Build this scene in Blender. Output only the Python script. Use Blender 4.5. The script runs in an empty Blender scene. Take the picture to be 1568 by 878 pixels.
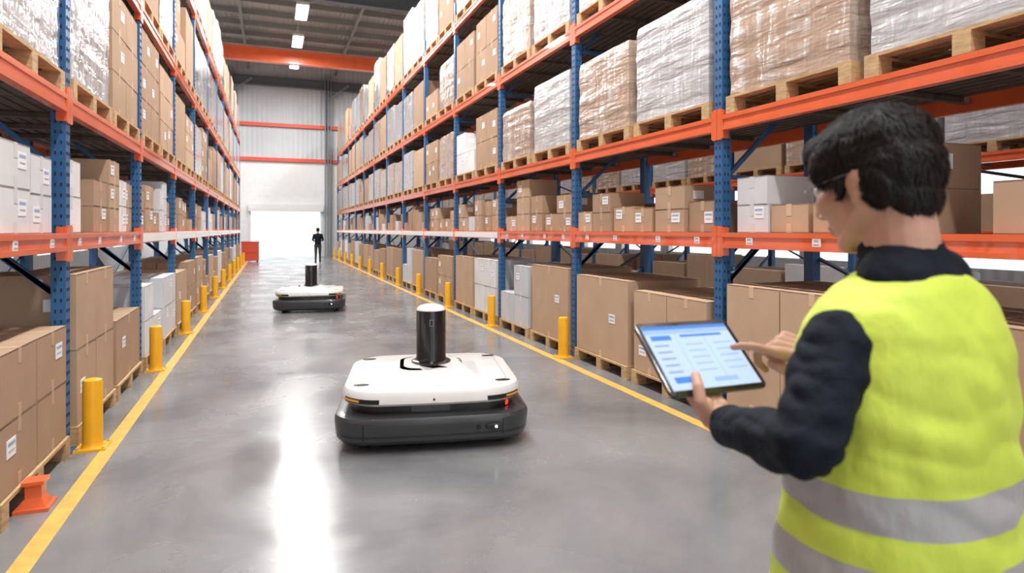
import bpy, bmesh, math, random
from mathutils import Vector, Matrix, noise
random.seed(11)
S = bpy.context.scene
TH = math.radians(21.24)
V = Vector

# ------------------------------------------------------------ materials
def mat(name, col=(.8,.8,.8), rough=.5, metal=0, nz=0, ns=5, bump=0, bs=20, attr=False,
        coat=0, emit=None, es=1, stretch=(1,1,1), bd=.01, spec=.5):
    m = bpy.data.materials.new(name); m.use_nodes = True
    nt = m.node_tree; N = nt.nodes; L = nt.links
    p = N['Principled BSDF']
    p.inputs['Base Color'].default_value = (*col,1)
    p.inputs['Roughness'].default_value = rough
    p.inputs['Metallic'].default_value = metal
    p.inputs['Coat Weight'].default_value = coat
    p.inputs['Specular IOR Level'].default_value = spec
    if emit:
        p.inputs['Emission Color'].default_value = (*emit,1); p.inputs['Emission Strength'].default_value = es
    tc = N.new('ShaderNodeTexCoord'); mp = N.new('ShaderNodeMapping'); mp.inputs['Scale'].default_value = stretch
    L.new(tc.outputs['Object'], mp.inputs['Vector'])
    src = None
    if attr:
        a = N.new('ShaderNodeAttribute'); a.attribute_name = 'Col'; src = a.outputs['Color']
    if nz > 0:
        n = N.new('ShaderNodeTexNoise'); n.inputs['Scale'].default_value = ns; n.inputs['Detail'].default_value = 5
        L.new(mp.outputs['Vector'], n.inputs['Vector'])
        mr = N.new('ShaderNodeMapRange'); mr.inputs['From Min'].default_value=.3; mr.inputs['From Max'].default_value=.7
        mr.inputs['To Min'].default_value = 1-nz; mr.inputs['To Max'].default_value = 1+nz*.6
        L.new(n.outputs['Fac'], mr.inputs['Value'])
        vm = N.new('ShaderNodeVectorMath'); vm.operation='SCALE'
        if src: L.new(src, vm.inputs[0])
        else: vm.inputs[0].default_value = col
        L.new(mr.outputs['Result'], vm.inputs['Scale'])
        src = vm.outputs['Vector']
    if src: L.new(src, p.inputs['Base Color'])
    if bump > 0:
        n2 = N.new('ShaderNodeTexNoise'); n2.inputs['Scale'].default_value = bs; n2.inputs['Detail'].default_value = 4
        L.new(mp.outputs['Vector'], n2.inputs['Vector'])
        b = N.new('ShaderNodeBump'); b.inputs['Strength'].default_value = bump; b.inputs['Distance'].default_value = bd
        L.new(n2.outputs['Fac'], b.inputs['Height']); L.new(b.outputs['Normal'], p.inputs['Normal'])
    return m

M_card = mat('cardboard', rough=.75, attr=True, nz=.07, ns=3, spec=.25)
M_label = mat('paper_label', rough=.6, attr=True)
M_wood = mat('pallet_wood', (.55,.37,.19), .8, nz=.28, ns=4, stretch=(3,3,12), bump=.2, bs=30)
M_orange = mat('orange_paint', (.76,.135,.04), .30, nz=.08, ns=3, coat=.5)
M_blue = mat('blue_paint', (.025,.115,.28), .4, nz=.1, ns=4)
M_hole = mat('post_slot_dark', (.008,.015,.03), .8)
M_brace = mat('brace_steel_dark', (.02,.04,.08), .5)
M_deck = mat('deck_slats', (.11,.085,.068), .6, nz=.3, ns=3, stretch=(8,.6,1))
M_label_glare = mat('label_and_glare_white', (.85,.84,.82), .35)  # white of beam stickers, also of the glare painted on far beams
M_yellow = mat('yellow_paint', (.86,.43,.012), .38, nz=.06, ns=8)
M_line = mat('floor_line_yellow', (.76,.44,.10), .45, nz=.2, ns=12)
M_steel = mat('galvanised', (.5,.52,.54), .4, metal=.7)

def wrap_mat():
    m = mat('stretch_film', rough=.14, attr=True, coat=1.0)
    nt=m.node_tree; N=nt.nodes; L=nt.links; p=N['Principled BSDF']
    p.inputs['Coat Roughness'].default_value=.05
    tc=N.new('ShaderNodeTexCoord')
    def nn(scale,rot,ns,dist,det):
        mp=N.new('ShaderNodeMapping'); mp.inputs['Scale'].default_value=scale; mp.inputs['Rotation'].default_value=rot
        L.new(tc.outputs['Object'],mp.inputs['Vector'])
        n=N.new('ShaderNodeTexNoise'); n.inputs['Scale'].default_value=ns; n.inputs['Detail'].default_value=det; n.inputs['Distortion'].default_value=dist
        L.new(mp.outputs['Vector'],n.inputs['Vector']); return n
    n=nn((1,1,6),(.7,.2,0),2.0,.3,3); n2=nn((6,6,1),(.35,.25,0),1.5,.5,3)
    mul=N.new('ShaderNodeMath'); mul.operation='MULTIPLY'; L.new(n.outputs['Fac'],mul.inputs[0]); L.new(n2.outputs['Fac'],mul.inputs[1])
    r=N.new('ShaderNodeMapRange'); r.inputs['From Min'].default_value=.24; r.inputs['From Max'].default_value=.44; r.inputs['To Max'].default_value=.65
    L.new(mul.outputs[0],r.inputs['Value'])
    mx=N.new('ShaderNodeMix'); mx.data_type='RGBA'
    a=[x for x in N if x.type=='ATTRIBUTE'][0]
    L.new(r.outputs['Result'],mx.inputs[0]); L.new(a.outputs['Color'],mx.inputs[6]); mx.inputs[7].default_value=(.78,.78,.79,1)
    L.new(mx.outputs[2],p.inputs['Base Color'])
    b=N.new('ShaderNodeBump'); b.inputs['Strength'].default_value=.95; b.inputs['Distance'].default_value=.05
    L.new(mul.outputs[0],b.inputs['Height']); L.new(b.outputs['Normal'],p.inputs['Normal']); L.new(b.outputs['Normal'],p.inputs['Coat Normal'])
    return m
M_wrap = wrap_mat()

def wave_mat(name,col,scale,axis,rough=.5,strength=.6,nz=.1):
    m=mat(name,col,rough,nz=nz,ns=.6)
    N=m.node_tree.nodes; L=m.node_tree.links; p=N['Principled BSDF']
    tc=N.new('ShaderNodeTexCoord'); w=N.new('ShaderNodeTexWave'); w.bands_direction=axis; w.inputs['Scale'].default_value=scale
    L.new(tc.outputs['Object'],w.inputs['Vector'])
    b=N.new('ShaderNodeBump'); b.inputs['Strength'].default_value=strength; b.inputs['Distance'].default_value=.06
    L.new(w.outputs['Fac'],b.inputs['Height']); L.new(b.outputs['Normal'],p.inputs['Normal'])
    return m
M_wall = wave_mat('corrugated_wall',(.50,.53,.55),1.2,'X')
M_wallp = mat('smooth_wall',(.70,.71,.71),.6,nz=.04)
M_side = wave_mat('side_wall',(.5,.52,.54),1.2,'Y')
M_ceil = wave_mat('roof_deck',(.36,.35,.33),1.6,'X',nz=.2)

def floor_mat():
    m=bpy.data.materials.new('polished_concrete'); m.use_nodes=True
    N=m.node_tree.nodes; L=m.node_tree.links; p=N['Principled BSDF']
    tc=N.new('ShaderNodeTexCoord')
    n1=N.new('ShaderNodeTexNoise'); n1.inputs['Scale'].default_value=.75; n1.inputs['Detail'].default_value=8; n1.inputs['Roughness'].default_value=.58; n1.inputs['Distortion'].default_value=.5
    L.new(tc.outputs['Object'],n1.inputs['Vector'])
    cr=N.new('ShaderNodeValToRGB'); e=cr.color_ramp.elements
    e[0].position=.30; e[0].color=(.125,.13,.14,1); e[1].position=.70; e[1].color=(.27,.273,.28,1)
    L.new(n1.outputs['Fac'],cr.inputs['Fac'])
    sx=N.new('ShaderNodeSeparateXYZ'); L.new(tc.outputs['Object'],sx.inputs[0])
    def joint(out,off,per):
        a=N.new('ShaderNodeMath'); a.operation='ADD'; a.inputs[1].default_value=off; L.new(out,a.inputs[0])
        b=N.new('ShaderNodeMath'); b.operation='PINGPONG'; b.inputs[1].default_value=per; L.new(a.outputs[0],b.inputs[0])
        c=N.new('ShaderNodeMath'); c.operation='LESS_THAN'; c.inputs[1].default_value=.006; L.new(b.outputs[0],c.inputs[0]); return c.outputs[0]
    j=joint(sx.outputs['Y'],-5.35,3.0)
    mx=N.new('ShaderNodeMix'); mx.data_type='RGBA'; mx.inputs[7].default_value=(.11,.11,.11,1)
    sc=N.new('ShaderNodeMath'); sc.operation='MULTIPLY'; sc.inputs[1].default_value=.5; L.new(j,sc.inputs[0])
    L.new(sc.outputs[0],mx.inputs[0]); L.new(cr.outputs['Color'],mx.inputs[6]); L.new(mx.outputs[2],p.inputs['Base Color'])
    n2=N.new('ShaderNodeTexNoise'); n2.inputs['Scale'].default_value=1.2; n2.inputs['Detail'].default_value=8; n2.inputs['Roughness'].default_value=.55; n2.inputs['Distortion'].default_value=.5
    L.new(tc.outputs['Object'],n2.inputs['Vector'])
    mr=N.new('ShaderNodeMapRange'); mr.inputs['From Min'].default_value=.3; mr.inputs['From Max'].default_value=.7
    mr.inputs['To Min'].default_value=.12; mr.inputs['To Max'].default_value=.34
    L.new(n2.outputs['Fac'],mr.inputs['Value']); L.new(mr.outputs['Result'],p.inputs['Roughness'])
    p.inputs['Specular IOR Level'].default_value=.6
    b=N.new('ShaderNodeBump'); b.inputs['Strength'].default_value=.05; b.inputs['Distance'].default_value=.02
    L.new(n1.outputs['Fac'],b.inputs['Height']); L.new(b.outputs['Normal'],p.inputs['Normal'])
    return m
M_floor = floor_mat()

# ------------------------------------------------------------ mesh builder
class MB:
    def __init__(s): s.v=[]; s.f=[]; s.m=[]; s.c=[]; s.mats=[]
    def mi(s,m):
        if m not in s.mats: s.mats.append(m)
        return s.mats.index(m)
    def face(s,idx,m,col=(1,1,1)):
        s.f.append(idx); s.m.append(s.mi(m)); s.c.append(col)
    def box(s,c,size,m,col=(1,1,1),rz=0,base=None):
        hx,hy,hz=size[0]/2,size[1]/2,size[2]/2
        cs,sn=math.cos(rz),math.sin(rz); n=len(s.v)
        for dx,dy,dz in ((-1,-1,-1),(1,-1,-1),(1,1,-1),(-1,1,-1),(-1,-1,1),(1,-1,1),(1,1,1),(-1,1,1)):
            if base is None:
                x,y=dx*hx,dy*hy; s.v.append((c[0]+x*cs-y*sn,c[1]+x*sn+y*cs,c[2]+dz*hz))
            else:
                x,y=c[0]+dx*hx,c[1]+dy*hy; s.v.append((base[0]+x*cs-y*sn,base[1]+x*sn+y*cs,base[2]+c[2]+dz*hz))
        for q in ((0,3,2,1),(4,5,6,7),(0,1,5,4),(1,2,6,5),(2,3,7,6),(3,0,4,7)):
            s.face([n+i for i in q],m,col)
    def bar(s,p0,p1,w,m,h=None):
        p0,p1=V(p0),V(p1); d=(p1-p0).normalized(); h=h or w
        a=d.cross(V((0,0,1)));
        if a.length<.01: a=V((1,0,0))
        a.normalize(); b=a.cross(d); n=len(s.v)
        for p in (p0,p1):
            for i,j in ((-1,-1),(1,-1),(1,1),(-1,1)): s.v.append(tuple(p+a*i*w/2+b*j*h/2))
        for q in ((0,1,2,3),(7,6,5,4),(0,4,5,1),(1,5,6,2),(2,6,7,3),(3,7,4,0)): s.face([n+i for i in q],m)
    def loft(s,rings,m,cap=True,col=(1,1,1),closed=True):
        n=len(s.v); k=len(rings[0])
        for r in rings: s.v+= [tuple(p) for p in r]
        for i in range(len(rings)-1):
            for j in range(k if closed else k-1):
                j2=(j+1)%k; s.face([n+i*k+j,n+i*k+j2,n+(i+1)*k+j2,n+(i+1)*k+j],m,col)
        if cap:
            s.face([n+j for j in range(k)][::-1],m,col); s.face([n+(len(rings)-1)*k+j for j in range(k)],m,col)
    def cyl(s,c,prof,m,n=28):
        s.loft([[(c[0]+r*math.cos(2*math.pi*j/n),c[1]+r*math.sin(2*math.pi*j/n),c[2]+z) for j in range(n)] for r,z in prof],m)
    def rod(s,p0,p1,r,m,n=14):
        p0,p1=V(p0),V(p1); d=(p1-p0).normalized(); a=d.orthogonal().normalized(); b=d.cross(a)
        s.loft([[p+(a*math.cos(2*math.pi*j/n)+b*math.sin(2*math.pi*j/n))*r for j in range(n)] for p in (p0,p1)],m)
    def mesh(s,name,smooth=False,angle=35,matrix=None):
        me=bpy.data.meshes.new(name); me.from_pydata(s.v,[],s.f)
        for m in s.mats: me.materials.append(m)
        me.polygons.foreach_set('material_index',s.m)
        at=me.color_attributes.new('Col','FLOAT_COLOR','CORNER'); buf=[]
        for f,c in zip(s.f,s.c): buf += [c[0],c[1],c[2],1.0]*len(f)
        at.data.foreach_set('color',buf)
        if smooth:
            me.polygons.foreach_set('use_smooth',[True]*len(s.f)); me.set_sharp_from_angle(angle=math.radians(angle))
        if matrix: me.transform(matrix)
        me.update(); return me
    def build(s,name,parent=None,**k):
        o=bpy.data.objects.new(name,s.mesh(name,**k)); S.collection.objects.link(o)
        if parent: o.parent=parent
        return o
def link(name,me,loc=(0,0,0),rz=0,parent=None):
    o=bpy.data.objects.new(name,me); S.collection.objects.link(o); o.location=loc; o.rotation_euler=(0,0,rz)
    if parent: o.parent=parent
    return o
def empty(name,loc=(0,0,0),rz=0):
    e=bpy.data.objects.new(name,None); S.collection.objects.link(e); e.location=loc; e.rotation_euler=(0,0,rz); return e

# ------------------------------------------------------------ room shell
XL,XR,YB,YF,ZC=-6.6,13.5,-7.0,38.5,11.2
m=MB(); m.box(((XL+XR)/2,(YB+YF)/2,-.1),(XR-XL+1,YF-YB+1,.2),M_floor); m.build('floor')
m=MB(); m.box(((XL+XR)/2,(YB+YF)/2,ZC+.1),(XR-XL,YF-YB,.2),M_ceil); m.build('ceiling')
DX0,DX1,DZ=-1.05,2.75,2.65
m=MB()
def wallseg(x0,x1,z0,z1,mt): m.box(((x0+x1)/2,YF+.1,(z0+z1)/2),(x1-x0,.2,z1-z0),mt)
wallseg(XL,DX0,0,5.6,M_wallp); wallseg(DX1,XR,0,5.6,M_wallp); wallseg(DX0,DX1,DZ,5.6,M_wallp); wallseg(XL,XR,5.6,ZC,M_wall)
m.build('wall_far')
for nm,x in (('wall_left',XL-.1),('wall_right',XR+.1)):
    m=MB(); L_=YF-YB
    for z0,z1 in ((0,.8),(3.0,ZC)): m.box((x,(YB+YF)/2,(z0+z1)/2),(.2,L_,z1-z0),M_side)
    yy=YB
    while yy<YF: m.box((x,yy+.25,1.9),(.2,.5,2.2),M_side); yy+=3.25
    m.build(nm)
M_dk=mat('girder_grey',(.10,.12,.135),.5); M_pur=mat('purlin_grey',(.22,.22,.21),.5); M_redb=mat('red_beam',(.62,.07,.03),.45); M_col=mat('column_grey',(.2,.23,.26),.45)
def ibeam(mb,x0,x1,y,z,h,w,mt):
    L_=x1-x0; cx=(x0+x1)/2
    mb.box((cx,y,z),(L_,.03,h),mt); mb.box((cx,y,z+h/2),(L_,w,.04),mt); mb.box((cx,y,z-h/2),(L_,w,.04),mt)
m=MB()
for y in (0,8,16,24.2,): ibeam(m,XL,XR,y,10.45,.6,.3,M_dk)
ibeam(m,XL,XR,38.2,10.1,.45,.3,M_dk)
m.build('roof_girders')
m=MB()
y=-6
while y<38:
    m.box(((XL+XR)/2,y,11.05),(XR-XL,.08,.22),M_pur); y+=1.6
for x in (-4,-1.2,3.6,6.4,10): m.box((x,(YB+YF)/2,10.88),(.12,YF-YB,.12),M_pur)
m.build('roof_purlins')
m=MB(); ibeam(m,XL,XR,31.6,9.85,.6,.35,M_orange); m.build('crane_beam')
m=MB()
for z in (5.65,7.65): m.box(((XL+XR)/2,YF-.1,z),(XR-XL,.14,.2),M_redb)
m.build('wall_rails')
m=MB()
for x in (-2.2,3.15):
    m.box((x,YF-.35,ZC/2-.2),(.04,.3,ZC-.5),M_col); m.box((x-.16,YF-.35,ZC/2-.2),(.04,.34,ZC-.5),M_col); m.box((x+.16,YF-.35,ZC/2-.2),(.04,.34,ZC-.5),M_col)
    m.bar((x,YF-.35,9.2),(x+1.2,YF-.35,10.2),.14,M_col)
m.build('steel_columns')
m=MB()
for x in (DX0-.06,DX1+.06): m.box((x,YF-.06,DZ/2),(.12,.1,DZ-.01),M_wallp)
m.box(((DX0+DX1)/2,YF-.15,DZ+.2),(DX1-DX0+.3,.26,.4),M_wallp); m.build('door_1')
m=MB(); m.box((1,52,-.12),(60,26,.2),mat('yard_concrete',(.75,.75,.74),.8,nz=.05)); m.build('ground_outside')

# lights
M_emit=mat('lamp_diffuser',(1,1,1),.5,emit=(1,.99,.96),es=18)
M_fix=mat('lamp_housing',(.6,.6,.6),.4)
def fixture(x,y,z,pw):
    mb=MB(); mb.box((0,0,.06),(.46,1.8,.1),M_fix); mb.box((0,0,0),(.40,1.7,.03),M_emit)
    for yy in (-.7,.7): mb.rod((0,yy,.1),(0,yy,.9),.012,M_fix,6)
    o=mb.build('ceiling_light'); o.location=(x,y,z)
    ld=bpy.data.lights.new('lamp','AREA'); ld.shape='RECTANGLE'; ld.size=.4; ld.size_y=1.7; ld.energy=pw; ld.color=(1,.985,.96)
    lo=bpy.data.objects.new('lamp',ld); S.collection.objects.link(lo); lo.parent=o; lo.location=(0,0,-.03)
for y in (-3,1,5,9,13,17,21,25.2,29.2,33.2): fixture(1.12,y,9.95,360)
for y in (1,9,17,25,33):  # unseen lamps over side aisles, added to send light through the racks
    fixture(6.1,y,9.95,300); fixture(-4.6,y,9.95,300)
for y in (3,15,27): fixture(11.3,y,9.95,250)  # another unseen lamp row, added for the same light

w=bpy.data.worlds.new('World'); S.world=w; w.use_nodes=True
w.node_tree.nodes['Background'].inputs[0].default_value=(.95,.975,1,1); w.node_tree.nodes['Background'].inputs[1].default_value=1.65

# ------------------------------------------------------------ racks
LV=[1.575,2.565,4.13,5.85]; RH=6.3; DEP=1.1
def rack(name,xf,s,ys,near=14,glare_from=12.5,levels=LV):
    mb=MB(); X=lambda d: xf+s*d
    for y in ys:
        for d in (.045,DEP-.045):
            mb.box((X(d),y,RH/2),(.09,.10,RH),M_blue)
            mb.box((X(d),y,.006),(.16,.16,.012),M_blue)
        z=.25;k=0
        while z<RH-.9:
            mb.bar((X(.09),y,z),(X(DEP-.09),y,z+(.8 if k%2 else .0)),.035,M_blue)
            mb.bar((X(.09),y,z),(X(DEP-.09),y,z+.85),.035,M_blue); z+=.9; k+=1
        if -1<y<near:
            z=.12
            while z<5.2:
                for dy in (-.022,.022): mb.box((X(-.0015),y+dy,z),(.004,.010,.024),M_hole)
                for dx in (.027,.063): mb.box((X(dx),y-.0515,z),(.010,.004,.024),M_hole)
                z+=.075
    for i in range(len(ys)-1):
        y0,y1=ys[i],ys[i+1]; yc=(y0+y1)/2; L_=y1-y0-.10
        for li,z in enumerate(levels):
            for d in (.02,DEP-.02):
                mb.box((X(d),yc,z-.065),(.05,L_,.13),M_orange)
                mb.box((X(d-.028 if d<.5 else d+.028),yc,z-.02),(.012,L_,.036),M_orange)
                mb.box((X(d-.028 if d<.5 else d+.028),yc,z-.112),(.012,L_,.032),M_orange)
            for yy,sg in ((y0,1),(y1,-1)):
                mb.box((X(-.008),yy+sg*.028,z-.075),(.014,.050,.26),M_orange)
                mb.box((X(.02),yy+sg*.062,z-.075),(.066,.02,.24),M_orange)
            if li==0:
                if y0>glare_from: mb.box((X(-.016),yc,z-.066),(.008,L_-.02,.10),M_label_glare)  # full-length white strip paints the glare on farther beams
                else:
                    for fy in (.1,.32,.62,.86):
                        mb.box((X(-.009),y0+fy*(y1-y0),z-.066),(.006,.07,.085),M_label_glare)
                        mb.box((X(-.0125),y0+fy*(y1-y0),z-.055),(.002,.04,.012),M_steel)
                        mb.box((X(-.0125),y0+fy*(y1-y0),z-.082),(.002,.05,.008),M_steel)
            n=9
            for j in range(n):
                d=.09+(DEP-.18)*(j+.5)/n
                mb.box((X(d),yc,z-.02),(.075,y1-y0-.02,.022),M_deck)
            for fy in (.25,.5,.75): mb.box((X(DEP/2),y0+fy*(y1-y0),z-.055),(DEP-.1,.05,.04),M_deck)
        if i%2==0:
            mb.bar((X(DEP),y0,.3),(X(DEP),y1,1.35),.05,M_brace,.02); mb.bar((X(DEP+.02),y1,.3),(X(DEP+.02),y0,1.35),.05,M_brace,.02)
            mb.bar((X(DEP),y0,1.7),(X(DEP),y1,2.35),.04,M_brace,.02)
    return mb.build(name)
FR,FL=3.55,-1.36
YR=[1.58+2.71*k for k in range(-2,14)]
YL=[5.32+2.68*k for k in range(-4,11)]
rack('pallet_rack',FR,1,YR,glare_from=9.5); rack('pallet_rack',FL,-1,YL,glare_from=7.5)
rack('pallet_rack',8.3,1,YR,near=-9,glare_from=99)

# ------------------------------------------------------------ goods
BR=[(.47,.32,.215),(.43,.29,.19),(.51,.36,.245),(.40,.27,.18),(.48,.335,.225)]
WH=[(.66,.67,.70),(.58,.60,.64),(.72,.72,.73)]
def jit(c,a=.05):
    k=1+random.uniform(-a,a); return tuple(min(1,x*k) for x in c)
def carton(mb,cx,cy,z,sx,sy,sz,s,col,det=True,rz=None,white=False):
    rz=random.uniform(-.015,.015) if rz is None else rz
    b=(cx,cy,z+sz/2)
    mb.box((0,0,0),(sx,sy,sz),M_card,col,rz,base=b)
    if not det: return
    fx=-s*(sx/2+.001)
    tape=tuple(min(1,c*1.22) for c in col) if not white else (.62,.62,.62)
    dk=tuple(c*.45 for c in col)
    mb.box((0,0,sz/2+.0008),(sx*.99,.05,.0016),M_label,tape,rz,base=b)
    mb.box((fx,0,sz/2-.045),(.0024,.05,.09),M_label,tape,rz,base=b)
    mb.box((fx,0,-sz/2+.035),(.0024,.05,.07),M_label,tape,rz,base=b)
    mb.box((0,-(sy/2+.0008),sz/2-.002),(sx*.98,.0016,.003),M_label,dk,rz,base=b)
    mb.box((fx,0,sz/2-.002),(.002,sy*.98,.003),M_label,dk,rz,base=b)
    mb.box((fx,0,-sz/2+.003),(.002,sy*.98,.004),M_label,dk,rz,base=b)
    if random.random()<.6:
        ly=random.choice([-1,1])*sy*.22; lz=random.uniform(-.05,.22)*sz; lw=min(.13,sy*.3); lh=min(.1,sz*.4)
        mb.box((fx*1.002,ly,lz),(.003,lw,lh),M_label,(.85,.86,.88),rz,base=b)
        mb.box((fx*1.006,ly,lz+lh*.25),(.003,lw*.8,lh*.18),M_label,(.3,.42,.6),rz,base=b)
        mb.box((fx*1.006,ly,lz-lh*.15),(.003,lw*.7,lh*.1),M_label,(.45,.45,.45),rz,base=b)
    if random.random()<.45:
        mb.box((sx*.2*s*-1,-(sy/2+.0015),sz*.1),(min(.12,sx*.3),.003,min(.09,sz*.35)),M_label,(.85,.86,.88),rz,base=b)
def pallet(mb,cx,cy,z,sx,sy):
    for j in range(6): mb.box((cx-sx/2+.05+(sx-.1)*j/5,cy,z+.133),(.1,sy,.022),M_wood)
    for j in range(3):
        y=cy-sy/2+.05+(sy-.1)*j/2
        mb.box((cx,y,z+.111),(sx,.1,.022),M_wood); mb.box((cx,y,z+.011),(sx,.1,.022),M_wood)
        for i in range(3): mb.box((cx-sx/2+.06+(sx-.12)*i/2,y,z+.061),(.12,.1,.078),M_wood)
    return .144
def wrapped(mb,cx,cy,z,sx,sy,sz,col,fine=True):
    if not fine: mb.box((cx,cy,z+sz/2),(sx,sy,sz),M_wrap,col); return
    n=12; seg=10; rings=[]; off=random.uniform(0,90)
    for i in range(n+1):
        t=i/n; ring=[]
        ins=.0 if i<n else .018
        k=1+.008*math.sin(i*2.1+off)
        for side in range(4):
            for j in range(seg):
                u=-1+2*j/seg
                x,y=[(u,-1),(1,u),(-u,1),(-1,-u)][side]
                nx=noise.noise(V((x*2.2+off,y*2.2,t*4)))*.012
                x=x*(sx/2-ins)*k; y=y*(sy/2-ins)*k
                r=V((x,y)); l=r.length
                corner=max(0,(abs(x)/(sx/2)+abs(y)/(sy/2))-1.8)*.12
                f=1+(nx-corner*.5)/l
                ring.append((cx+x*f,cy+y*f,z+t*sz+ (noise.noise(V((x*3,y*3,off)))*.01 if i>0 else -.02)))
        rings.append(ring)
    mb.loft(rings,M_wrap,True,col)
def rows(mb,x_front,s,y0,y1,z,hmax,det,wprob=.15,two=.6,h=.25,depth=.5):
    y=y0+.03
    while y<y1-.28:
        wd=random.uniform(.34,.52)
        if y+wd>y1-.02: wd=y1-.02-y
        if wd<.22: break
        if random.random()<.06: y+=wd*.6; continue
        white=random.random()<wprob; col=jit(random.choice(WH if white else BR))
        hh=h*random.uniform(.85,1.15); n=2 if random.random()<two else 1
        if random.random()<.12: n=3; 
        n=max(1,min(n,int(hmax/hh))); dd=depth*random.uniform(.85,1.1); ins=random.uniform(.02,.08)
        zz=z
        for k in range(n):
            carton(mb,x_front+s*(ins+dd/2),y+wd/2,zz,dd,wd-.012,hh,s,jit(col,.03),det,white=white); zz+=hh+.001
        if random.random()<.6:
            c2=jit(random.choice(BR)); h2=min(hmax,hh*random.choice([1,1.5,2]))
            carton(mb,x_front+s*(.62+.2),y+wd/2,z,.38,wd-.02,h2,s,c2,False)
        y+=wd+random.choice([.004,.01,.05])
def pload(mb,x_front,s,yc,z,w,hh,kind,det,fine):
    cx=x_front+s*(.02+.5); ph=pallet(mb,cx,yc,z,1.0,w)
    z0=z+ph+.002; W=w-.04
    if kind=='wrapw': wrapped(mb,cx,yc,z0,.97,W,hh,jit((.46,.47,.49)),fine)
    elif kind=='wrapb': wrapped(mb,cx,yc,z0,.97,W,hh,jit((.42,.31,.235)),fine)
    elif kind=='big':
        c=jit(random.choice(BR)); carton(mb,cx,yc,z0,.95,W,hh,s,c,det)
    else:
        white=kind=='white'; c=jit(random.choice(WH if white else BR)); ny=2; nzz=2 if kind!='quad3' else 3; hb=hh/nzz
        for i in range(2):
            for j in range(ny):
                top=nzz if random.random()>.18 else nzz-1
                for k in range(top):
                    carton(mb,cx+(i-.5)*.485,yc+(j-.5)*W/2,z0+k*(hb+.001),.475,W/2-.008,hb,s,jit(c,.03),det and i==(0 if s>0 else 1),white=white)
KN={'big':'cardboard_box_pallet','quad':'cardboard_box_pallet','quad3':'cardboard_box_pallet','white':'white_box_pallet','wrapw':'wrapped_pallet_load','wrapb':'wrapped_pallet_load'}
def fill(xf,s,ys,far_from,name_far,over={}):
    far=MB()
    for i in range(len(ys)-1):
        y0,y1=ys[i]+.06,ys[i+1]-.06; near=y0<far_from and y1>-1; det=y0<far_from+2
        for li in range(-1,4):
            z=.001 if li<0 else LV[li]+.001
            if li==0:
                mb=MB() if near else far
                lw=s<0 and 1<y0<4.5
                rows(mb,xf+s*.0,s,y0,y1,z,.78,det,wprob=.92 if lw else (.3 if s<0 else .16),h=.25,two=.95 if lw else .65)
                if near and mb.v: mb.build('white_box_row' if lw else 'cardboard_box_row')
                continue
            hw=(y1-y0)/2
            for k in range(2):
                yc=y0+hw*(k+.5); wd=min(1.2,hw-.05)
                if li<0: kind=random.choice(['big','quad','quad','big','white']); hh=random.uniform(.72,.95)
                elif li==1: kind=random.choice(['wrapw','wrapb','wrapb','wrapw','quad','big']) if s>0 else random.choice(['wrapw','quad3','quad3','big','wrapb']); hh=random.uniform(.85,1.12)
                elif li==2: kind=random.choice(['wrapw','wrapw','wrapb','quad','big']); hh=random.uniform(.95,1.25)
                else: kind=random.choice(['wrapw','wrapw','wrapb','quad','big']); hh=random.uniform(1.25,1.65) if s>0 else random.uniform(1.0,1.4)
                kind,hh=over.get((i,li,k),(kind,hh))
                mb=MB() if near else far
                pload(mb,xf-s*(.06 if li<0 else .03),s,yc,z,wd,hh,kind,det,near)
                if near: mb.build(KN[kind])
    if far.v: far.build(name_far)
ovR={(2,-1,1):('quad',1.0),(2,-1,0):('big',.95),(3,-1,0):('quad',.82),(3,-1,1):('big',.9),(4,-1,0):('big',.95),(4,-1,1):('white',.9),
     (3,1,0):('wrapw',.98),(3,1,1):('wrapb',.92),(2,1,1):('wrapb',1.05),(2,1,0):('wrapw',1.05),(4,1,0):('wrapw',.95),(4,1,1):('wrapb',.8),
     (5,1,0):('quad',.95),(5,1,1):('white',.8),(3,2,0):('wrapw',1.1),(4,2,0):('wrapw',1.1),(4,2,1):('wrapb',1.1),(3,2,1):('wrapw',1.1)}
ovL={(3,-1,1):('quad',.78),(3,-1,0):('quad',.70),(4,-1,0):('quad',1.12),(4,-1,1):('big',.6),(5,-1,0):('white',.8),(3,1,0):('wrapw',1.1),(3,1,1):('wrapw',1.1),
     (4,1,0):('wrapw',1.1),(4,1,1):('quad3',1.15),(5,1,0):('quad3',1.2)}
fill(FR,1,YR,13,'distant_pallet_loads',ovR)
fill(FL,-1,YL,13,'distant_pallet_loads',ovL)
random.seed(5); fill(8.3,1,YR,-99,'distant_pallet_loads')

# ------------------------------------------------------------ bollards, floor lines
mb=MB(); mb.box((0,0,.008),(.2,.2,.016),M_yellow)
mb.cyl((0,0,0),[(.075,.016),(.066,.03),(.064,.05),(.064,.48),(.058,.5),(.04,.508)],M_yellow)
for a in (-1,1):
    for b in (-1,1): mb.cyl((a*.08,b*.08,.016),[(.01,0),(.01,.01)],M_steel,8)
bm_=mb.mesh('safety_bollard',smooth=True)
for y in YL:
    if y>3: link('safety_bollard',bm_,(FL+.145,y+.03,0))
for y in YR:
    if y>5: link('safety_bollard',bm_,(FR-.14,y,0))
mb=MB()
mb.box((FL+.26,15.5,.001),(.10,42,.003),M_line); mb.box((FR-.26,15.5,.001),(.10,42,.003),M_line); mb.build('floor_marking')
mb=MB(); mb.box((0,0,.01),(.17,.17,.02),M_orange); mb.loft([[(a*w/2,b*w/2,z) for a,b in((-1,-1),(1,-1),(1,1),(-1,1))] for z,w in((.02,.13),(.07,.08),(.15,.08))],M_orange)
mb.box((0,0,.155),(.11,.11,.02),M_orange); o=mb.build('rack_foot_guard'); o.location=(-1.26,4.32,0)
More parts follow.
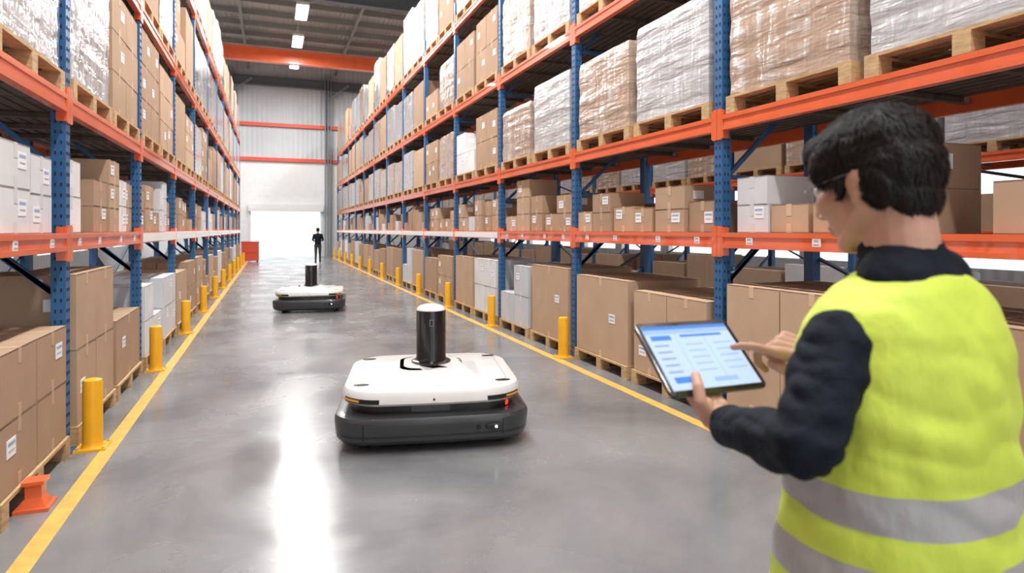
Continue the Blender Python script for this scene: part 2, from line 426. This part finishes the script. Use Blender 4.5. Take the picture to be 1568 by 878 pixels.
mb=MB(); mb.box((0,0,.5),(.8,.6,.9),M_redb); mb.box((0,0,.98),(.84,.64,.06),M_redb); mb.box((0,-.31,.6),(.6,.02,.3),M_redb)
for a in(-.33,.33): mb.box((a,0,.03),(.08,.5,.06),M_hole)
o=mb.build('red_cabinet'); o.location=(-.95,33.6,0)

# ------------------------------------------------------------ robot
R_white=mat('robot_white',(.74,.74,.73),.3,coat=.4); R_dark=mat('robot_charcoal',(.035,.038,.042),.33,coat=.3); R_black=mat('robot_black',(.006,.006,.007),.25,coat=.3)
R_red=mat('robot_red_light',(.8,.02,.01),.3,emit=(1,.02,.01),es=3.0); R_amb=mat('robot_amber',(.60,.28,.03),.3,emit=(1,.45,.05),es=.15); R_led=mat('robot_led',(1,1,1),.3,emit=(.9,.95,1),es=4); R_grey=mat('robot_grey',(.25,.25,.26),.3); R_win=mat('robot_sensor_window',(.02,.022,.025),.1,coat=.8)
R_rub=mat('robot_tyre',(.03,.03,.03),.8)
def rrect(w,d,r,z,n=9,bul=.03,cy=0):
    pts=[]
    for cx_,cy_,a0 in ((w/2-r,-d/2+r,-90),(w/2-r,d/2-r,0),(-w/2+r,d/2-r,90),(-w/2+r,-d/2+r,180)):
        for i in range(n+1):
            a=math.radians(a0+90*i/n); pts.append([cx_+r*math.cos(a),cy_+r*math.sin(a)])
    out=[]
    k=len(pts)
    for i in range(k):
        p,q=pts[i],pts[(i+1)%k]; out.append(p)
        if math.hypot(q[0]-p[0],q[1]-p[1])>.2:
            for t in range(1,8): out.append([p[0]+(q[0]-p[0])*t/8,p[1]+(q[1]-p[1])*t/8])
    return [(x,y+cy-(bul*(1-(2*x/w)**2) if y<0 else -bul*.6*(1-(2*x/w)**2)),z) for x,y in out]
def robot_meshes():
    P={}
    a=MB()
    a.loft([rrect(1.22,1.18,.18,.05),rrect(1.30,1.26,.2,.065),rrect(1.335,1.30,.21,.09),rrect(1.355,1.32,.21,.19),rrect(1.355,1.32,.21,.222),rrect(1.33,1.295,.2,.243),rrect(1.24,1.20,.19,.253)],R_dark)
    a.loft([rrect(1.352,1.317,.212,.118),rrect(1.352,1.317,.212,.123)],R_black,cap=False)
    for x in (-.47,.47): a.box((x,-.669,.16),(.006,.02,.11),R_black)
    P['base']=a
    a=MB(); a.loft([rrect(1.16,1.12,.2,.24),rrect(1.16,1.12,.2,.335)],R_black)
    a.box((-.02,-.582,.288),(.26,.03,.05),R_win)
    P['recess']=a
    a=MB()
    for x in (-.45,.50): 
        a.cyl((x,-.515 if x<0 else -.49,.258),[(.026,0),(.032,.008),(.032,.030),(.026,.038)],R_red,16)
    P['signal_lights']=a
    a=MB()
    a.loft([rrect(1.18,1.14,.24,.308),rrect(1.24,1.20,.26,.313),rrect(1.275,1.235,.27,.330),rrect(1.265,1.225,.27,.385),rrect(1.235,1.195,.26,.408),rrect(1.17,1.13,.24,.420)],R_white)
    def hump(w,d,r,z,cy): return rrect(w,d,r,z,6,0,cy)
    a.loft([hump(.74,.84,.14,.415,-.06),hump(.68,.78,.13,.428,-.06),hump(.48,.50,.12,.468,.0),hump(.42,.44,.12,.475,.0)],R_white)
    P['deck']=a
    a=MB()
    for x in (-.50,.50):
        for y in (-.44,.44):
            n=16; a.loft([[(x+.055*k*math.cos(2*math.pi*j/n),y+.028*k*math.sin(2*math.pi*j/n),z) for j in range(n)] for z,k in((.414,1),(.4235,1),(.4245,.8))],R_black)
    a.loft([rrect(1.08,1.04,.2,.4195),rrect(1.08,1.04,.2,.4205),rrect(1.072,1.032,.2,.4205),rrect(1.072,1.032,.2,.4195)],R_grey,cap=False)
    pts=rrect(1.275,1.235,.27,0)
    for sgn in (-1,1):
        sel=[p for p in pts if p[1]<-.42 and .33<sgn*p[0]<.62]
        sel.sort(key=lambda p:sgn*p[0])
        a.loft([[(p[0]*1.003,p[1]*1.003,.332),(p[0]*1.003,p[1]*1.003,.362),(p[0]*.96,p[1]*.96,.362),(p[0]*.96,p[1]*.96,.332)] for p in sel],R_black)
        sm=sel[len(sel)//2:]
        a.loft([[(p[0]*1.007,p[1]*1.007,.340),(p[0]*1.007,p[1]*1.007,.354),(p[0]*.97,p[1]*.97,.354),(p[0]*.97,p[1]*.97,.340)] for p in sm],R_amb)
    a.cyl((.0,-.643,.355),[(.008,-.006),(.008,.006)],R_black,10)
    P['deck_details']=a
    a=MB(); a.cyl((0,0.03,.470),[(.155,0),(.155,.012),(.14,.02),(.122,.024),(.115,.05),(.115,.40),(.112,.408)],R_black,40)
    a.box((0,-.087,.79),(.03,.006,.05),R_grey); a.box((0,-.090,.79),(.022,.006,.04),R_black)
    P['mast']=a
    a=MB(); a.cyl((0,.03,.876),[(.112,0),(.114,.006),(.107,.02),(.088,.036),(.058,.046),(.02,.05)],R_white,36); P['mast_cap']=a
    a=MB(); n=20
    a.loft([[(.40+.055*k*math.cos(2*math.pi*j/n),y,.165+.024*k*math.sin(2*math.pi*j/n)) for j in range(n)] for y,k in((-.66,1),(-.690,1),(-.692,.8))][::-1],R_black)
    a.rod((.30,-.66,.165),(.30,-.695,.165),.015,R_black); a.rod((.42,-.685,.165),(.42,-.697,.165),.009,R_led); P['front_port']=a
    a=MB()
    for x in (-.48,.48):
        for y in (-.48,.48): a.rod((x-.02,y,.045),(x+.02,y,.045),.045,R_rub,18); a.box((x,y,.07),(.06,.05,.05),R_grey)
    for x in (-.5,.5): a.rod((x-.03,0,.085),(x+.03,0,.085),.085,R_rub,22)
    P['wheels']=a
    return {k:v.mesh('robot_'+k,smooth=True,angle=32) for k,v in P.items()}
RM=robot_meshes()
def robot(x,y,rz,sc=1):
    e=empty('warehouse_robot',(x,y,0),rz); e.scale=(sc,sc,sc)
    for k,me in RM.items(): link(k,me,parent=e)
robot(1.24,5.04,math.radians(-12),1.06)
robot(.76,13.15,math.radians(-7),1.0)

# ------------------------------------------------------------ organic helper
class Blob:
    def __init__(s): s.v=[]; s.f=[]
    def rings(s,R,p0,p1):
        n=len(s.v); k=len(R[0]); s.v.append(tuple(p0))
        for r in R: s.v+=[tuple(p) for p in r]
        s.v.append(tuple(p1)); e=len(s.v)-1
        for j in range(k): s.f.append((n,n+1+(j+1)%k,n+1+j))
        for i in range(len(R)-1):
            for j in range(k):
                a=n+1+i*k; j2=(j+1)%k; s.f.append((a+j,a+j2,a+k+j2,a+k+j))
        a=n+1+(len(R)-1)*k
        for j in range(k): s.f.append((a+j,a+(j+1)%k,e))
    def cap(s,p0,p1,r0,r1,k=16):
        p0,p1=V(p0),V(p1); d=(p1-p0)
        if d.length<1e-5: d=V((0,0,1e-4))
        d.normalize(); a=d.orthogonal().normalized(); b=d.cross(a); R=[]
        def ring(c,r): return [c+(a*math.cos(2*math.pi*j/k)+b*math.sin(2*math.pi*j/k))*r for j in range(k)]
        for t in (-70,-45,-20,0): R.append(ring(p0+d*r0*math.sin(math.radians(t)),r0*math.cos(math.radians(t))))
        for t in (0,20,45,70): R.append(ring(p1+d*r1*math.sin(math.radians(t)),r1*math.cos(math.radians(t))))
        s.rings(R,p0-d*r0,p1+d*r1)
    def chain(s,pts,rs):
        for i in range(len(pts)-1): s.cap(pts[i],pts[i+1],rs[i],rs[i+1])
    def ell(s,c,r,M=None,k=20):
        M=M or Matrix.Identity(3); c=V(c); R=[]
        for i in range(1,12):
            t=math.pi*i/12-math.pi/2
            R.append([c+M@V((r[0]*math.cos(t)*math.cos(2*math.pi*j/k),r[1]*math.cos(t)*math.sin(2*math.pi*j/k),r[2]*math.sin(t))) for j in range(k)])
        s.rings(R,c-M@V((0,0,r[2])),c+M@V((0,0,r[2])))
    def loft(s,prof,T,k=36,p=2.5):
        R=[]
        for z,hw,hd,oy in prof:
            r=[]
            for j in range(k):
                a=2*math.pi*j/k; c,q=math.cos(a),math.sin(a)
                x=hw*abs(c)**(2/p)*(1 if c>=0 else -1); y=hd*abs(q)**(2/p)*(1 if q>=0 else -1)
                r.append(T(x,y+oy,z))
            R.append(r)
        z0,z1=prof[0],prof[-1]
        s.rings(R,T(0,z0[3],z0[0]-.005),T(0,z1[3],z1[0]+.005))
    def obj(s,name,vox,smooth,mats,fn=None,parent=None,off=V((0,0,0)),disp=None):
        me=bpy.data.meshes.new('tmp'); me.from_pydata(s.v,[],s.f)
        o=bpy.data.objects.new('tmp',me); S.collection.objects.link(o)
        r=o.modifiers.new('r','REMESH'); r.mode='VOXEL'; r.voxel_size=vox
        if smooth:
            q=o.modifiers.new('s','SMOOTH'); q.iterations=smooth; q.factor=.5
        dg=bpy.context.evaluated_depsgraph_get(); dg.update()
        nm=bpy.data.meshes.new_from_object(o.evaluated_get(dg)); bpy.data.objects.remove(o)
        nm.name=name
        if disp:
            ns=[v.normal.copy() for v in nm.vertices]
            for v,n_ in zip(nm.vertices,ns): v.co+=n_*disp(v.co)
        nm.materials.clear()
        for m_ in mats: nm.materials.append(m_)
        for p in nm.polygons:
            p.use_smooth=True
            p.material_index=fn(p.center) if fn else 0
        nm.transform(Matrix.Translation(-off)); nm.update()
        ob=bpy.data.objects.new(name,nm); S.collection.objects.link(ob)
        if parent: ob.parent=parent
        return ob

M_skin=mat('skin',(.56,.33,.245),.5,nz=.10,ns=26,spec=.4,bump=.15,bs=220,bd=.001)
M_navy=mat('navy_jacket',(.005,.0095,.018),.8,nz=.25,ns=24,bump=.55,bs=16,bd=.02,spec=.22)
M_trou=mat('dark_trousers',(.03,.034,.042),.8,bump=.4,bs=12,bd=.02); M_shoe=mat('work_boots',(.03,.022,.018),.6)
M_hair=mat('black_hair',(.009,.007,.006),.55,nz=.3,ns=60,spec=.3); M_lip=mat('lips',(.5,.2,.17),.5); M_eyew=mat('eye_white',(.8,.8,.8),.3); M_iris=mat('iris',(.03,.015,.01),.2)
def vest_mat(b1,b2):
    m=mat('hi_vis_vest',(.58,.74,.085),.62,nz=.07,ns=9,bump=.5,bs=11,bd=.03,stretch=(1,1,.55))
    N=m.node_tree.nodes; L=m.node_tree.links; p=N['Principled BSDF']
    tc=N.new('ShaderNodeTexCoord'); sp=N.new('ShaderNodeSeparateXYZ'); L.new(tc.outputs['Object'],sp.inputs[0])
    def band(a,b):
        g=N.new('ShaderNodeMath'); g.operation='COMPARE'; g.inputs[1].default_value=(a+b)/2; g.inputs[2].default_value=(b-a)/2; L.new(sp.outputs['Z'],g.inputs[0]); return g.outputs[0]
    s_=N.new('ShaderNodeMath'); s_.operation='MAXIMUM'; L.new(band(*b1),s_.inputs[0]); L.new(band(*b2),s_.inputs[1])
    mx=N.new('ShaderNodeMix'); mx.data_type='RGBA'; old=p.inputs['Base Color'].links[0].from_socket
    L.new(s_.outputs[0],mx.inputs[0]); L.new(old,mx.inputs[6]); mx.inputs[7].default_value=(.38,.39,.40,1); L.new(mx.outputs[2],p.inputs['Base Color'])
    mr=N.new('ShaderNodeMapRange'); mr.inputs['To Min'].default_value=.62; mr.inputs['To Max'].default_value=.35; L.new(s_.outputs[0],mr.inputs['Value']); L.new(mr.outputs['Result'],p.inputs['Roughness'])
    return m

def head(B,T):
    Mr=Matrix((T(1,0,0)-T(0,0,0),T(0,1,0)-T(0,0,0),T(0,0,1)-T(0,0,0))).transposed()
    E=lambda c,r: B.ell(T(*c),r,Mr)
    E((0,-.015,.03),(.078,.098,.088)); E((0,.028,-.03),(.063,.062,.085))
    E((0,.060,-.094),(.030,.024,.02))
    for s in(-1,1):
        B.cap(T(s*.056,-.008,-.052),T(s*.024,.058,-.096),.020,.018)
        E((s*.036,.058,-.022),(.029,.028,.030)); E((s*.077,-.010,-.014),(.006,.015,.025)); E((s*.080,-.018,-.002),(.006,.015,.017)); E((s*.076,-.004,-.035),(.006,.008,.010))
        B.cap(T(s*.008,.100,-.034),T(s*.013,.094,-.034),.007,.006)
    B.cap(T(0,.086,.018),T(0,.105,-.026),.008,.011); B.cap(T(-.04,.076,.034),T(.04,.076,.034),.011,.011)
    E((0,.086,-.058),(.022,.010,.006)); E((0,.085,-.069),(.018,.010,.007))
def hair(B,T):
    Mr=Matrix((T(1,0,0)-T(0,0,0),T(0,1,0)-T(0,0,0),T(0,0,1)-T(0,0,0))).transposed()
    E=lambda c,r: B.ell(T(*c),r,Mr)
    E((0,-.016,.046),(.086,.106,.084)); E((0,-.042,.014),(.083,.078,.082)); E((0,-.056,-.036),(.066,.042,.054))
    E((0,.034,.074),(.074,.058,.040)); E((0,-.02,.075),(.072,.085,.055))
    for s in(-1,1):
        E((s*.066,.018,.040),(.019,.046,.042)); E((s*.064,-.040,-.014),(.022,.030,.044)); E((s*.072,.016,.006),(.010,.011,.028))

def handp(B,W,T,D,Z,bends,thumb,arm,splay=(.05,0,-.03,-.09)):
    P=lambda x,y,z: W+T*x+D*y+Z*z
    kx=(.029,.0095,-.0105,-.029); ky=(.088,.092,.087,.078)
    LN=((.042,.026,.021),(.046,.029,.021),(.042,.027,.02),(.033,.021,.017))
    B.cap(P(0,.012,0),W,.024,.025); B.cap(W,W+arm*.085,.025,.027)
    for i in range(4):
        B.cap(P(kx[i]*.6,.008,0),P(kx[i],ky[i],0),.0165,.0125)
    B.ell(P(.018,.035,-.01),(.016,.016,.016)); B.ell(P(-.02,.03,-.008),(.015,.015,.015))
    for i in range(4):
        x,y,z=kx[i],ky[i],0.; a=0; rr=(.0102,.0092,.0086,.0076)
        if i==3: rr=tuple(r*.88 for r in rr)
        for j in range(3):
            a+=math.radians(bends[i][j]); l=LN[i][j]
            x2=x+splay[i]*l; y2=y+l*math.cos(a); z2=z-l*math.sin(a)
            B.cap(P(x,y,z),P(x2,y2,z2),rr[j],rr[j+1],12); x,y,z=x2,y2,z2
    B.chain([P(*t) for t in thumb],[.0155,.0125,.0115,.0095])

# ------------------------------------------------------------ main worker
FRM=Matrix.Rotation(-TH,4,'Z')
P0=V((.665,1.06,0))
wk=empty('warehouse_worker',FRM@P0,-TH)
fw=V((-.47,.883,0)).normalized(); rt=V((fw.y,-fw.x,0))
TT=lambda x,y,z: P0+rt*x+fw*y+V((0,0,z))
ShL=TT(-.170,0,1.418); ShR=TT(.170,0,1.418)
ElL=V((.430,.915,1.282)); ElR=TT(.275,.06,1.2)
TL=V((.252,1.30,1.400)); A=V((.914,.40,-.016)).normalized(); Bv=V((.297,-.667,-.682)); Bv=(Bv-A*Bv.dot(A)).normalized(); Nn=Bv.cross(A).normalized()
TWd,THt=.245,.178
Ept=TL+A*.098+Bv*THt
WL=Ept+Bv*.05-Nn*.022
Dl=-Bv; Zl=-Nn; Tl=-A
Ptip=TL+A*.212+Bv*.080+Nn*.0095
Dr=V((-.88,.30,.26)).normalized(); Zr=V((.0,-.55,.85)); Zr=(Zr-Dr*Zr.dot(Dr)).normalized(); Tr=-(Dr.cross(Zr)).normalized()
WR=Ptip-Tr*.030-Dr*.1735+Zr*.0224
armL=(ElL-WL).normalized(); armR=(ElR-WR).normalized()
B=Blob()
B.loft([(.86,.165,.115,0),(.95,.17,.12,0),(1.08,.16,.115,0),(1.22,.168,.118,0),(1.34,.175,.12,0),(1.42,.165,.11,0),(1.475,.13,.09,-.005),(1.51,.085,.07,-.01),(1.535,.066,.066,.0)],TT)
for sh,el,wr_,arm in((ShL,ElL,WL,armL),(ShR,ElR,WR,armR)):
    B.cap(sh,el,.059,.050); wr2=wr_+arm*.04
    mid=(el+wr2)/2
    B.cap(el,mid,.050,.045); B.cap(mid,wr2,.045,.035); B.cap(wr2+arm*.012,wr2,.0375,.0375)
    B.cap(TT(0,0,1.40),sh,.06,.053)
for s in(-1,1):
    hip=TT(s*.09,0,.90); kn=TT(s*.1,.02,.49); an=TT(s*.105,-.01,.10)
    B.cap(hip,kn,.088,.064); B.cap(kn,an,.064,.05)
    B.cap(an,TT(s*.105,-.01,.055),.05,.045); B.cap(TT(s*.105,-.03,.045),TT(s*.115,.15,.035),.042,.034)
def bodyfn(c):
    return 0 if c.z>.93 else (1 if c.z>.13 else 2)
def wr(c):
    return noise.noise(V((c.x*9,c.y*9,c.z*14)))*.006+(abs(noise.noise(V((c.x*20,c.y*12,c.z*34))))-.2)*.012
B.obj('body_clothing',.006,3,[M_navy,M_trou,M_shoe],bodyfn,wk,P0,wr)
# stand collar and folded collar edge
B=Blob()
B.cap(TT(0,-.010,1.495),TT(0,.004,1.562),.088,.066); B.cap(TT(-.05,-.02,1.515),TT(.05,-.02,1.515),.060,.060)
B.obj('collar',.005,3,[M_navy],None,wk,P0,lambda c: noise.noise(c*22)*.003)
# vest
B=Blob()
B.loft([(.80,.215,.175,.01),(.83,.22,.18,.01),(.95,.218,.178,.01),(1.06,.208,.168,.008),(1.15,.198,.155,.004),(1.25,.196,.146,0),(1.34,.196,.142,0),(1.40,.193,.136,0),(1.44,.186,.124,-.003),(1.475,.168,.106,-.008),(1.505,.134,.090,-.012),(1.528,.090,.074,-.014)],TT,p=2.3)
def vd(c):
    l=c-P0; x=l.dot(rt); y=l.dot(fw); k=max(.15,min(1,(1.47-c.z)/.16))
    fold=(abs(noise.noise(V((x*9+3+c.z*4,y*9,c.z*3))))-.22)*.016
    diag=(abs(noise.noise(V((x*7+c.z*9,y*7+7,c.z*12))))-.2)*.012
    fine=noise.noise(V((x*24+c.z*10,y*24,c.z*14)))*.0028
    return (noise.noise(V((c.x*7,c.y*7,c.z*6)))*.008+fold+diag)*k+fine
vest=B.obj('hi_vis_vest',.006,4,[vest_mat((1.148,1.208),(1.035,1.095))],None,wk,P0,vd)
# head
hc=TT(0,.042,1.684)+V((-.010,0,0)); hy=V((-.52,.855,0)).normalized(); pit=math.radians(17)
hx=V((hy.y,-hy.x,0)); hyv=(hy*math.cos(pit)-V((0,0,1))*math.sin(pit)); hz=hx.cross(hyv).normalized(); K=1.0
HT=lambda x,y,z: hc+(hx*x+hyv*y+hz*z)*K
B=Blob(); head(B,HT)
B.cap(HT(0,-.026,-.05),TT(0,-.008,1.48),.057,.066)
def skinfn(c):
    l=c-hc; x,y,z=l.dot(hx)/K,l.dot(hyv)/K,l.dot(hz)/K
    return 1 if (y>.088 and abs(x)<.022 and -.075<z<-.052) else 0
B.obj('head',.0034,3,[M_skin,M_lip],skinfn,wk,P0)
B=Blob(); hair(B,HT)
ho=B.obj('hair',.004,5,[M_hair],None,wk,P0,lambda c: noise.noise(V((c.x*30,c.y*30,c.z*22)))*.003)
mb=MB(); me=ho.data; crown=HT(0,-.055,.14)-P0
vs=list(me.vertices); random.seed(3)
for i in range(12000):
    v=random.choice(vs); p=v.co.copy(); n_=v.normal.copy()
    fl=(p-crown); fl=fl-n_*fl.dot(n_)
    if fl.length<.004: continue
    fl.normalize(); wv=noise.noise_vector(p*28)*.55
    fl=(fl+wv+V((random.uniform(-.15,.15),random.uniform(-.15,.15),random.uniform(-.15,.15)))).normalized()
    fl=(fl-n_*fl.dot(n_)).normalized()
    ln=random.uniform(.014,.028); sd=fl.cross(n_).normalized()*.0011
    b0=p-n_*.001; k=len(mb.v); mid=b0+fl*ln*.5+n_*.0035; tip=b0+fl*ln+n_*random.uniform(-.002,.0045)
    mb.v+= [tuple(b0-sd),tuple(b0+sd),tuple(mid+sd*.8),tuple(mid-sd*.8),tuple(tip)]
    mb.face([k,k+1,k+2,k+3],M_hair); mb.face([k+3,k+2,k+4],M_hair)
mb.build('hair_strands',parent=wk)
for s in(-1,1):
    b=Blob(); b.ell(HT(s*.03,.076,.008),(.013,.013,.013)); b.obj('eye',.003,2,[M_eyew],None,wk,P0)
    b=Blob(); b.ell(HT(s*.03,.085,.006),(.0055,.0055,.0055)); b.obj('iris',.0015,1,[M_iris],None,wk,P0)
    b=Blob(); b.cap(HT(s*.016,.091,.034),HT(s*.048,.078,.035),.004,.003); b.obj('eyebrow',.0015,1,[M_hair],None,wk,P0)
# thin metal glasses
mb=MB(); M_gl=mat('glasses_frame',(.35,.35,.37),.3,metal=.8)
for s in(-1,1):
    n=18; rp=[HT(s*.032+.022*math.cos(2*math.pi*j/n),.099-.006*(s*math.cos(2*math.pi*j/n)+1)/2,.006+.015*math.sin(2*math.pi*j/n))-P0 for j in range(n)]
    for j in range(n): mb.rod(rp[j],rp[(j+1)%n],.0009,M_gl,6)
    mb.rod(HT(s*.054,.093,.010)-P0,HT(s*.076,.066,.012)-P0,.0011,M_gl,6); mb.rod(HT(s*.076,.066,.012)-P0,HT(s*.084,-.012,.008)-P0,.0011,M_gl,6)
mb.rod(HT(-.010,.099,.008)-P0,HT(.010,.099,.008)-P0,.0009,M_gl,6)
mb.build('glasses',parent=wk)
B=Blob(); handp(B,WL,Tl,Dl,Zl,((2,10,18),(2,10,18),(2,12,18),(4,14,20)),[(.02,.012,-.006),(.040,.034,-.026),(.036,.060,-.037),(.026,.086,-.036)],armL)
B.obj('hand_l',.0024,3,[M_skin],None,wk,P0)
B=Blob(); handp(B,WR,Tr,Dr,Zr,((5,12,15),(48,62,40),(62,75,45),(70,75,45)),[(.02,.012,-.008),(.040,.042,-.020),(.040,.068,-.030),(.026,.090,-.036)],armR,splay=(.0,0,-.02,-.05))
B.obj('hand_r',.0024,3,[M_skin],None,wk,P0)

# tablet
tb=MB(); T_black=mat('tablet_black',(.01,.01,.012),.25,coat=.5)
def scr(name,c,s=1.0): return mat(name,tuple(x*.1 for x in c),.3,emit=c,es=s)
T_scr=scr('screen_white',(.58,.75,1.0),1.0); T_hd=scr('screen_blue',(.08,.30,.85),.9); T_lt=scr('screen_pale',(.38,.58,.92),.95); T_gr=scr('screen_grey',(.36,.47,.72),.8)
def rr2(w,h,r,z,n=6):
    pts=[]
    for cx_,cy_,a0 in ((w/2-r,-h/2+r,-90),(w/2-r,h/2-r,0),(-w/2+r,h/2-r,90),(-w/2+r,-h/2+r,180)):
        for i in range(n+1):
            a=math.radians(a0+90*i/n); pts.append((cx_+r*math.cos(a),cy_+r*math.sin(a),z))
    return pts
tb.loft([rr2(.239,.172,.012,-.004),rr2(.245,.178,.014,-.0025),rr2(.245,.178,.014,.0025),rr2(.242,.175,.013,.0038)],T_black)
tb.box((0,0,.0039),(.222,.154,.001),T_scr)
def ui(x,y,w,h,m_,z=.0046): tb.box((x,y,z),(w,h,.0006),m_)
ui(0,.0725,.222,.009,T_hd); ui(0,.062,.222,.010,T_lt); ui(-.075,.047,.05,.012,T_hd,.0048); ui(.03,.05,.11,.006,T_hd,.0048)
ui(-.037,-.01,.0012,.13,T_lt); ui(.035,-.01,.0012,.13,T_lt)
for i,y in enumerate((.028,.012,-.004,-.02,-.036)):
    ui(-.082,y,.035,.004,T_gr); ui(0,y,.045,.003,T_lt); ui(.075,y,.05,.003,T_lt)
ui(-.075,-.055,.04,.014,T_hd); ui(.03,-.06,.06,.01,T_lt)
cen=TL+A*TWd/2+Bv*THt/2
M4=FRM@(Matrix.Translation(cen)@Matrix((A,-Bv,Nn)).transposed().to_4x4())
to=tb.build('tablet_computer',smooth=True,angle=40); to.matrix_world=M4

# ------------------------------------------------------------ distant worker
e=empty('warehouse_worker',(2.1,31.0,0),0); e.scale=(.95,.95,.95); B=Blob(); T2=lambda x,y,z: V((x,y,z))
B.loft([(.86,.16,.11,0),(1.1,.15,.11,0),(1.35,.18,.12,0),(1.44,.17,.1,0),(1.50,.07,.06,0)],T2)
for s in(-1,1):
    B.cap(V((s*.09,0,.9)),V((s*.1,.03*s,.48)),.09,.065); B.cap(V((s*.1,.03*s,.48)),V((s*.11,.06*s,.08)),.062,.045); B.cap(V((s*.11,.06*s,.045)),V((s*.12,.06*s+.14,.035)),.042,.033)
    B.cap(V((s*.18,0,1.42)),V((s*.25,.0,1.16)),.06,.048); B.cap(V((s*.25,0,1.16)),V((s*.17,.22,1.12)),.045,.032)
B.obj('body_clothing',.012,3,[M_navy,M_trou,M_shoe],bodyfn,e)
HT2=lambda x,y,z: V((x,y,z+1.66)); B=Blob(); head(B,HT2); B.cap(HT2(0,-.03,-.05),V((0,-.01,1.47)),.055,.06); B.obj('head',.006,2,[M_skin],None,e)
B=Blob(); hair(B,HT2); B.obj('hair',.008,2,[M_hair],None,e)
for s in(-1,1): B=Blob(); handp(B,V((s*.165,.25,1.12)),V((-s,0,0)),V((0,1,0)),V((0,0,1)),((20,30,20),)*4,[(.02,.012,-.006),(.04,.04,-.015),(.045,.065,-.02),(.04,.085,-.03)],V((0,-1,0))); B.obj('hand',.004,2,[M_skin],None,e)

# ------------------------------------------------------------ camera
cd=bpy.data.cameras.new('camera'); cam=bpy.data.objects.new('camera',cd); S.collection.objects.link(cam); S.camera=cam
cam.location=(0,0,1.6); cam.rotation_euler=(math.pi/2,0,-TH)
cd.sensor_width=36; cd.lens=36*970/1600; cd.shift_y=-89/1600; cd.clip_start=.05; cd.clip_end=300
cd.dof.use_dof=True; cd.dof.focus_distance=4.8; cd.dof.aperture_fstop=3.0
S.view_settings.view_transform='Standard'; S.view_settings.exposure=0
